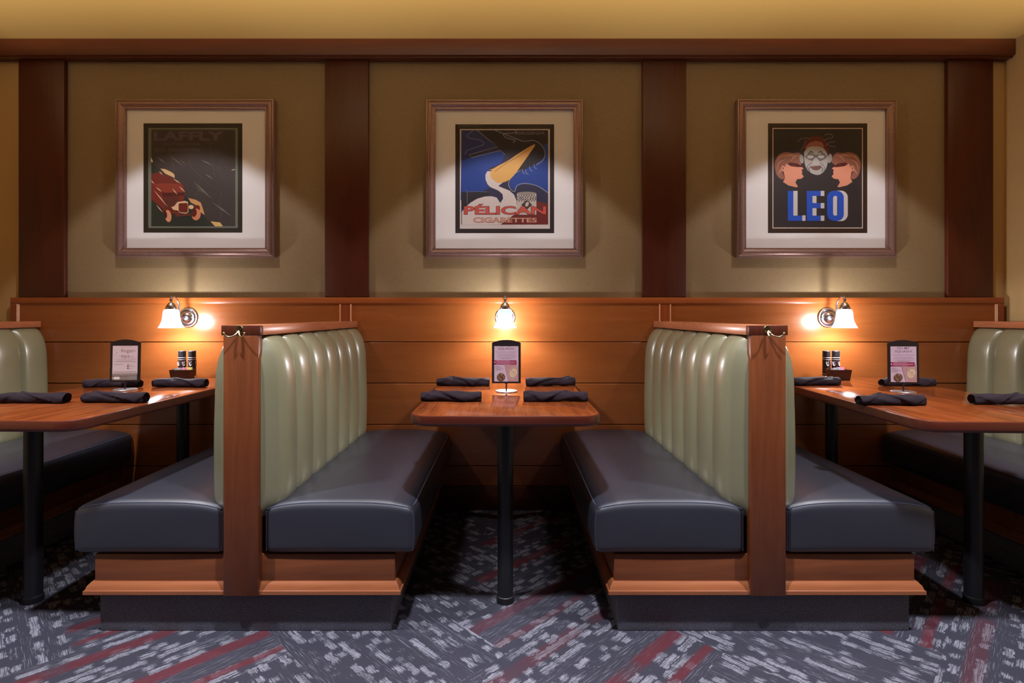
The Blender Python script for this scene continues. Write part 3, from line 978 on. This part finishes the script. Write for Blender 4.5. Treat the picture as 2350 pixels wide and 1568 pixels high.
# ================================================================== WALL LAMPS
LAMPS = []
def make_lamp(px, label):
    y_sh = 2.915
    x = wx(px, y_sh)
    zc = 1.083
    t = thing('wall_lamp', (x, YW, zc), label, 'lamp', 'bell-shaded wall lamps')
    Y = lambda v: v-YW
    bm = bmesh.new()
    lathe(bm, [(.056, -.0005), (.056, -.006), (.053, -.009), (.048, -.009), (.046, -.012), (.043, -.0145), (.034, -.0155), (.032, -.019), (.030, -.022), (.022, -.031), (.012, -.036), (.0005, -.0375)], (0, 0, 0), 'Y', 48, 0, True, True)
    for sx in (-1, 1):
        g = bmesh.ops.create_uvsphere(bm, u_segments=10, v_segments=8, radius=.004)
        for v in g['verts']: v.co += Vector((sx*.039, -.016, 0))
    obj('backplate', bm, M['nickel'], t)
    bm = bmesh.new()
    ya = Y(2.985)
    pts = spline([(0, -.034, 0), (0, ya+.012, -.006), (0, ya, .012), (0, ya, .060), (0, ya-.010, .088), (0, ya-.036, .106), (0, Y(y_sh)+.012, .112)], 8)
    tube(bm, pts, .0052, 12)
    obj('arm', bm, M['nickel'], t)
    ys = Y(y_sh)
    bm = bmesh.new()
    lathe(bm, [(.0005, .1215), (.0024, .1205), (.0030, .117), (.0020, .114), (.004, .1125), (.0062, .110), (.0062, .1055), (.005, .104), (.008, .100), (.0088, .094), (.0070, .0885), (.0045, .086)], (0, ys, 0), 'Z', 24)
    obj('finial', bm, M['nickel'], t)
    bm = bmesh.new()
    lathe(bm, [(.004, .087), (.006, .082), (.013, .0805), (.0145, .077), (.021, .068), (.0255, .059), (.0265, .054), (.0285, .0525), (.0285, .0455), (.026, .0445)], (0, ys, 0), 'Z', 36)
    obj('socket_cup', bm, M['nickel'], t)
    bm = bmesh.new()
    prof = [(.024, .0445), (.0325, .0435), (.0362, .0395), (.0388, .030), (.0402, .018), (.0412, .004), (.0430, -.010), (.0468, -.024), (.0525, -.037), (.0590, -.049), (.0625, -.0555)]
    lathe(bm, prof, (0, ys, 0), 'Z', 48)
    obj('lamp_shade', bm, M['shade'], t)['label'] = 'frosted white bell glass'
    LAMPS.append((x, y_sh, zc-.026))
    return t
make_lamp(393, 'lit bell-shaded wall lamp between the finger-tips sign table and the truck poster')
make_lamp(1159, 'lit bell-shaded wall lamp above the middle table, facing the camera')
make_lamp(1938, 'lit bell-shaded wall lamp below the LEO poster')

# ================================================================== PICTURES
def make_picture(box_px, mat_px, design, label, scale, org):
    yf = YU-.042
    x0, x1 = wx(box_px[0], yf), wx(box_px[2], yf); z1, z0 = wz(box_px[1], yf), wz(box_px[3], yf)
    t = thing('framed_poster', ((x0+x1)/2, YU, z0), label, 'framed poster', 'framed posters on the wall')
    ox, oz = (x0+x1)/2, z0
    X0, X1, Z0, Z1 = x0-ox, x1-ox, 0, z1-z0
    # moulded frame, profile swept round the rectangle
    bm = bmesh.new()
    prof = [(0, -.001), (0, -.030), (.003, -.036), (.008, -.037), (.011, -.035), (.013, -.038), (.020, -.042), (.030, -.041), (.038, -.034), (.044, -.030), (.050, -.030), (.053, -.027), (.053, -.001)]
    rings = []
    for i, d in prof:
        rings.append([bm.verts.new(p) for p in ((X0+i, d, Z0+i), (X1-i, d, Z0+i), (X1-i, d, Z1-i), (X0+i, d, Z1-i))])
    for p, q in zip(rings, rings[1:]+rings[:1]):
        for i in range(4): bm.faces.new((p[i], p[(i+1) % 4], q[(i+1) % 4], q[i]))
    obj('frame', bm, M['frame'], t, 25)
    i = .0532
    bm = bmesh.new(); box(bm, X0+i, X1-i, -.012, -.002, Z0+i, Z1-i)
    obj('mat_board', bm, M['matboard'], t, 0)
    yp = YU-.0125
    p = Print(lambda u: wx(org[0]+u/scale, yp)-ox, lambda v: wz(org[1]+v/scale, yp)-oz, -.0122, .000025)
    design(p)
    p.done('print', t)
    bm = bmesh.new()
    box(bm, X0+i, X1-i, -.0275, -.0255, Z0+i, Z1-i)
    obj('glass', bm, M['glass'], t, 0)
    return t

def poster_truck(p):
    p.rect(333, 310, 1180, 1247, (40, 34, 24))
    p.rect(374, 350, 1141, 1207, (112, 120, 108))
    p.rect(400, 364, 1120, 1193, (62, 54, 54))
    p.poly([(400, 640), (560, 790), (930, 1193), (400, 1193)], (38, 46, 40))
    p.text('LAFFLY', 420, 380, 1020, 458, (92, 78, 98), .035)
    p.text('le', 505, 468, 560, 502, (78, 66, 90), .02)
    p.text('rapide', 578, 468, 822, 512, (84, 72, 82), .02)
    p.text('des', 420, 515, 522, 551, (86, 76, 84), .02)
    p.text('camions', 545, 515, 815, 551, (88, 78, 84), .02)
    for a, b, w in (((450, 600), (520, 650), 14), ((560, 590), (680, 680), 9), ((630, 615), (705, 668), 6), ((820, 620), (930, 672), 12), ((860, 742), (930, 790), 10), ((765, 812), (915, 955), 16), ((920, 985), (1090, 1108), 14), ((770, 845), (850, 915), 6)):
        m = ((a[0]+b[0])/2, (a[1]+b[1])/2)
        p.line([a, m, b], w, (112, 108, 100), 0, True)
    for pts in (((900, 470), (905, 560), (935, 660), (940, 760), (950, 775)), ((560, 560), (580, 640), (600, 720)), ((720, 600), (735, 680), (800, 740), (920, 860)), ((820, 780), (800, 900), (760, 930)), ((1000, 900), (985, 1000), (1000, 1130))):
        p.line(pts, 4, (84, 78, 72), 5)
    for r in (60, 85): p.line([(1050+r*math.cos(a), 690+r*math.sin(a)) for a in [PI*.6+i*.2 for i in range(14)]], 3, (92, 84, 70))
    p.line([(1090, 715), (1105, 705), (1118, 712)], 6, (210, 196, 150), 4)
    # a plain red open truck
    p.poly([(400, 740), (470, 732), (600, 790), (670, 835), (690, 905), (680, 960), (640, 1100), (520, 1060), (400, 960)], (124, 40, 28))
    p.poly([(420, 830), (540, 818), (662, 838), (690, 900), (530, 906), (470, 880)], (140, 54, 38))
    p.poly([(400, 745), (480, 735), (610, 800), (640, 826), (420, 824)], (112, 38, 28))
    p.poly([(490, 905), (688, 903), (680, 930), (500, 940)], (84, 20, 14))
    p.poly([(500, 940), (640, 930), (625, 1080), (520, 1040)], (96, 42, 30))
    p.poly([(478, 698), (520, 703), (575, 730), (598, 748), (602, 780), (560, 760), (520, 742)], (214, 178, 128))
    p.poly([(716, 950), (780, 965), (825, 990), (845, 1050), (858, 1097), (820, 1070), (780, 1010), (740, 990)], (214, 160, 104))
    p.poly([(908, 1150), (990, 1160), (1015, 1193), (946, 1193)], (228, 190, 120))
    p.ell(795, 1040, 24, 30, (120, 32, 18)); p.ell(540, 1062, 42, 28, (110, 28, 16))
    p.ell(545, 1105, 28, 52, (226, 156, 118), -8); p.ell(522, 1092, 14, 32, (70, 14, 8), -8)
    p.ell(786, 1092, 38, 50, (222, 140, 104), 8); p.ell(768, 1078, 22, 36, (96, 18, 8), 8)
    p.poly([(612, 1000), (626, 985), (690, 975), (715, 985), (720, 1070), (700, 1085), (650, 1080), (630, 1058), (590, 1052), (572, 1030), (600, 1018)], (232, 196, 156))
    p.poly([(634, 1003), (645, 995), (705, 993), (714, 1003), (714, 1068), (700, 1077), (650, 1074), (636, 1060)], (116, 32, 20))
    p.ell(742, 1028, 22, 18, (238, 206, 164))
    p.line([(605, 1105), (740, 1092)], 14, (110, 44, 34))
    for a, b in (((425, 885), (540, 1025)), ((440, 858), (492, 898)), ((580, 868), (625, 922)), ((640, 852), (690, 900)), ((445, 1010), (500, 1075)), ((400, 800), (425, 828)), ((468, 722), (500, 752)), ((590, 785), (650, 826))):
        p.line([a, ((a[0]+b[0])/2, (a[1]+b[1])/2), b], 9, (226, 190, 160), 0, True)
    p.poly([(398, 600), (416, 640), (405, 645), (398, 635)], (226, 220, 200))

def poster_bird(p):
    p.rect(333, 295, 1222, 1275, (44, 34, 34))
    p.rect(374, 338, 1184, 1235, (214, 204, 204))
    p.rect(386, 348, 1168, 1197, (42, 40, 74))
    B = (20, 62, 150); K = (38, 32, 42); WL_ = (150, 152, 172)
    p.poly([(386, 348), (520, 348), (715, 498), (455, 570), (386, 640)], (34, 50, 118))
    p.poly([(386, 620), (470, 595), (740, 530), (780, 570), (745, 650), (640, 690), (600, 760), (640, 870), (380, 980)], B)
    p.poly([(386, 905), (630, 900), (640, 980), (440, 1020), (386, 1060)], K)
    p.poly([(520, 348), (1168, 348), (1168, 700), (1060, 560), (940, 700), (800, 560), (770, 560), (715, 498)], K)
    p.poly([(945, 448), (1000, 440), (1090, 465), (1140, 540), (1130, 600), (1060, 655), (1000, 690), (940, 715), (860, 760), (1050, 480)], (36, 34, 48), smooth=3)
    p.poly([(1168, 470), (1168, 910), (1060, 845), (960, 828), (880, 860), (870, 893), (820, 850), (840, 760), (940, 710), (1050, 660), (1125, 600), (1145, 540), (1120, 480)], B)
    p.line([(690, 350), (820, 400), (945, 448), (1030, 440), (1100, 475), (1140, 550), (1120, 620), (1060, 660)], 6, WL_, 5)
    p.line([(530, 350), (640, 440), (715, 498), (560, 540), (455, 572), (480, 595), (740, 530), (780, 570)], 5, WL_)
    p.line([(490, 352), (440, 410), (560, 440), (580, 480), (440, 530), (425, 568)], 6, (124, 130, 160), 6)
    p.line([(870, 350), (880, 372), (770, 380), (790, 415), (870, 440), (850, 460)], 6, WL_, 6)
    p.line([(920, 708), (850, 755), (812, 830), (840, 890), (870, 895), (890, 845), (960, 828), (1070, 850), (1168, 912)], 6, WL_, 6)
    for x, y in ((935, 715), (965, 720), (1000, 690), (1040, 670)): p.line([(x, y-15), (x+5, y+10), (x+25, y+28)], 5, WL_, 4)
    p.line([(425, 885), (440, 905), (440, 1010)], 5, (110, 110, 136)); p.line([(440, 905), (520, 900), (630, 905)], 4, (110, 110, 136))
    # plain white water bird, beak raised
    Wb = (216, 206, 204)
    p.poly([(392, 1197), (392, 1085), (420, 1045), (470, 1000), (530, 965), (600, 945), (660, 943), (705, 955), (735, 1000), (790, 1030), (880, 1040), (890, 1085), (870, 1120), (800, 1165), (745, 1197)], Wb)
    p.poly([(640, 830), (700, 842), (760, 868), (820, 892), (862, 930), (884, 985), (888, 1050), (800, 1060), (735, 1010), (762, 965), (758, 925), (720, 892), (650, 862), (618, 830)], Wb)
    p.poly([(640, 855), (618, 825), (604, 790), (604, 750), (618, 722), (645, 704), (690, 690), (745, 688), (770, 740), (760, 820), (720, 850)], Wb)
    p.poly([(650, 708), (720, 668), (810, 620), (910, 552), (1050, 474), (1000, 560), (930, 660), (860, 755), (800, 806), (720, 824), (680, 800), (650, 770)], (226, 174, 98), smooth=3)
    p.line([(690, 720), (800, 640), (900, 585), (1035, 488)], 4, (120, 90, 60), 4)
    p.line([(632, 716), (660, 708)], 9, (60, 56, 80)); p.ell(645, 713, 8, 5, (40, 40, 70))
    # canister
    p.rect(888, 918, 1062, 1110, (196, 186, 180)); p.ell(975, 918, 87, 16, (150, 140, 134))
    for k in range(5):
        for j in range(15):
            if (j+k) % 2 and not 2 <= k <= 2: p.rect(890+j*11.4, 932+k*12, 900+j*11.4, 942+k*12, (52, 46, 50), True)
    p.text('PELICAN', 905, 952, 1056, 972, (60, 54, 56), .02)
    p.poly([(975, 975), (1025, 1020), (975, 1065), (925, 1020)], (70, 52, 50)); p.ell(978, 1015, 14, 22, (206, 196, 190), 25)
    p.poly([(1062, 990), (1168, 1010), (1168, 1197), (740, 1197), (860, 1110), (1062, 1110)], (112, 32, 30))
    p.text('VIRGINIA', 862, 362, 1142, 390, (120, 104, 126), .02)
    p.text('PÉLICAN', 408, 1012, 1152, 1110, (84, 20, 20), .045)
    p.text('PÉLICAN', 412, 1016, 1148, 1106, (206, 84, 74), .022)
    p.text('CIGARETTES', 494, 1134, 1070, 1182, (150, 70, 58), .045)
    p.text('CIGARETTES', 498, 1138, 1066, 1178, (214, 160, 140), .02)

def poster_heads(p):
    p.rect(345, 273, 1196, 1213, (52, 32, 20))
    p.rect(384, 313, 1158, 1173, (226, 206, 196)); p.rect(391, 320, 1151, 1166, (44, 38, 42))
    # three plain heads: two masked profiles either side of a pale mask
    def prof(m):
        X = (lambda x: x) if not m else (lambda x: 1542-x)
        hair = [(400, 640), (408, 590), (440, 540), (500, 520), (560, 528), (610, 525), (640, 560), (650, 610), (600, 625), (520, 625), (490, 650), (470, 690), (490, 740), (460, 752), (420, 715)]
        p.poly([(X(x), y) for x, y in hair], (150, 96, 78), smooth=4)
        for a, b, c in (((410, 620), (450, 560), (520, 540)), ((420, 680), (440, 610), (500, 580)), ((540, 600), (570, 560), (620, 545)), ((430, 710), (450, 680), (470, 650)), ((480, 560), (540, 545), (590, 550))):
            p.line([(X(a[0]), a[1]), (X(b[0]), b[1]), (X(c[0]), c[1])], 14, (196, 136, 114), 4, True)
        face = [(500, 620), (560, 612), (625, 622), (634, 645), (650, 662), (632, 672), (640, 690), (634, 704), (652, 730), (630, 748), (594, 752), (580, 780), (602, 815), (590, 822), (520, 805), (474, 775), (492, 740), (480, 690), (488, 650)]
        p.poly([(X(x), y) for x, y in face], (224, 150, 122))
        p.poly([(X(x), y) for x, y in ((510, 620), (540, 608), (600, 618), (640, 635), (645, 648), (600, 648), (540, 640))], (86, 14, 8))
        p.ell(X(474), 660, 15, 24, (226, 160, 130)); p.ell(X(474), 660, 7, 14, (170, 90, 66))
    prof(False); prof(True)
    p.poly([(655, 500), (668, 430), (720, 390), (780, 386), (830, 410), (852, 470), (860, 530), (760, 500), (660, 540)], (104, 26, 18), smooth=4)
    p.poly([(662, 480), (700, 440), (750, 424), (800, 432), (824, 460), (820, 490), (750, 470), (680, 500)], (160, 100, 92))
    p.ell(632, 578, 18, 38, (168, 162, 158), -6); p.ell(874, 574, 20, 40, (168, 162, 158), 8)
    p.poly([(654, 520), (690, 480), (760, 470), (820, 486), (852, 540), (856, 610), (836, 670), (800, 706), (766, 716), (720, 702), (680, 668), (658, 610)], (176, 172, 170), smooth=4)
    p.poly([(660, 560), (700, 530), (745, 540), (780, 540), (820, 528), (850, 560), (820, 585), (770, 600), (700, 588)], (110, 108, 108), smooth=3)
    for s in (-1, 1):
        p.ell(754+s*46, 560, 28, 14, (196, 192, 190)); p.line([(754+s*72, 540), (754+s*40, 516), (754+s*14, 536)], 11, (40, 34, 34), 4, True)
        p.line([(754+s*36, 640), (754+s*60, 665), (754+s*50, 690)], 6, (70, 66, 68), 4)
        p.line([(754+s*26, 606), (754+s*70, 640), (754+s*74, 680)], 5, (96, 92, 94), 4)
    p.poly([(744, 570), (764, 570), (790, 610), (772, 626), (738, 626), (722, 610)], (190, 186, 184), smooth=3)
    p.poly([(706, 646), (740, 640), (800, 638), (790, 665), (760, 676), (726, 668)], (120, 76, 74), smooth=3)
    for pts in (((820, 420), (860, 404), (900, 395), (880, 365), (830, 372)), ((840, 470), (860, 440), (920, 430)), ((850, 450), (880, 470), (930, 474)), ((600, 430), (630, 405), (680, 400), (705, 408)), ((630, 500), (660, 450), (665, 420))):
        p.line(pts, 4, (150, 140, 136), 5)
    Bl = (30, 84, 206); Wt = (214, 210, 212)
    p.rect(562, 852, 598, 1064, Wt); p.rect(638, 1062, 666, 1109, Wt)
    p.poly([(514, 852), (562, 852), (562, 1064), (638, 1064), (638, 1109), (514, 1109)], Bl)
    p.rect(676, 852, 796, 1109, Bl)
    for x0, y0, x1, y1 in ((726, 896, 760, 956), (726, 1000, 760, 1064)): p.rect(x0, y0, x1, y1, Wt)
    p.rect(760, 896, 796, 956, (48, 42, 48)); p.rect(760, 1000, 796, 1064, (48, 42, 48))
    for x0, y0, x1, y1 in ((796, 852, 827, 896), (796, 956, 827, 1002), (796, 1064, 827, 1109)): p.rect(x0, y0, x1, y1, Wt)
    def stad(x0, y0, x1, y1, r):
        out = []
        for (cx, cy, a0) in ((x1-r, y0+r, -PI/2), (x1-r, y1-r, 0), (x0+r, y1-r, PI/2), (x0+r, y0+r, PI)):
            out += [(cx+r*math.cos(a0+PI/2*k/6), cy+r*math.sin(a0+PI/2*k/6)) for k in range(7)]
        return out
    p.poly(stad(886, 850, 1028, 1112, 58), Wt); p.poly(stad(850, 852, 994, 1110, 58), Bl); p.poly(stad(902, 895, 940, 1065, 19), Wt)
    p.rect(936, 905, 944, 1055, (40, 60, 130))

make_picture((261, 226, 627, 590), None, poster_truck, 'framed poster of a red truck reading LAFFLY, leftmost picture', 3.733, (240, 200))
make_picture((976.6, 227, 1339, 591), None, poster_bird, 'framed blue poster of a white bird reading CIGARETTES, middle picture', 3.92, (960, 210))
make_picture((1693.6, 226, 2061.6, 590), None, poster_heads, 'framed dark poster of three heads reading LEO, rightmost picture', 3.733, (1670, 210))

# ================================================================== LIGHT
def light(name, typ, loc, watts, color, **kw):
    d = bpy.data.lights.new(name, typ); d.energy = watts; d.color = color
    for k, v in kw.items(): setattr(d, k, v)
    o = bpy.data.objects.new(name, d); COL.objects.link(o); o.location = loc
    return o
for (x, y, z) in LAMPS:
    light('lamp_bulb', 'POINT', (x, y, z), 18, (.95, .96, 1.0), shadow_soft_size=.017)
# recessed ceiling lights: one over each table near the wall, two rows along the aisle
for x in (-1.76, 0.0, 1.74):
    o = light('ceiling_spot_table', 'SPOT', (x, 2.38, ZC-.02), 42, (.97, .95, 1.0), spot_size=R(81), spot_blend=.13, shadow_soft_size=.055)
    o.rotation_euler = (R(10), 0, 0)
for x in (-1.85, -.02, 1.8):
    light('ceiling_spot_aisle', 'SPOT', (x, 1.22, ZC-.02), 290, (.86, .90, 1.0), spot_size=R(88), spot_blend=.35, shadow_soft_size=.05)
for x in (-1.85, -.02, 1.8):
    o = light('ceiling_spot_far_aisle', 'SPOT', (x, -.7, ZC-.02), 14, (.90, .90, 1.0), spot_size=R(110), spot_blend=.6, shadow_soft_size=.06)
# added unseen area light, in place of bounce, washing the ceiling edge
o = light('ceiling_fill', 'AREA', (0, .2, 1.9), 21, (1.0, .87, .66), shape='RECTANGLE', size=6.2, size_y=.06, spread=R(14))
o.rotation_euler = (R(90+19.5), 0, 0)

w = bpy.data.worlds.new('room_ambient'); S.world = w; w.use_nodes = True
w.node_tree.nodes['Background'].inputs[0].default_value = (.60, .54, .62, 1)
w.node_tree.nodes['Background'].inputs[1].default_value = .022

# ================================================================== CAMERA
cam = bpy.data.cameras.new('camera'); co = bpy.data.objects.new('camera', cam); COL.objects.link(co)
co.location = (0, 0, H); co.rotation_euler = (PI/2, 0, 0)
cam.sensor_width = 36; cam.lens = F/2350*36
cam.shift_x = (1175-CX)/2350; cam.shift_y = -(784-CY)/2350
cam.clip_start = .05
S.camera = co
S.view_settings.view_transform = 'Standard'; S.view_settings.look = 'None'
S.view_settings.exposure = 0.0; S.view_settings.gamma = 1.0; S.view_settings.use_curve_mapping = False
S.cycles.use_denoising = True
S.cycles.max_bounces = 8; S.cycles.transparent_max_bounces = 12
S.cycles.sample_clamp_indirect = 6.0
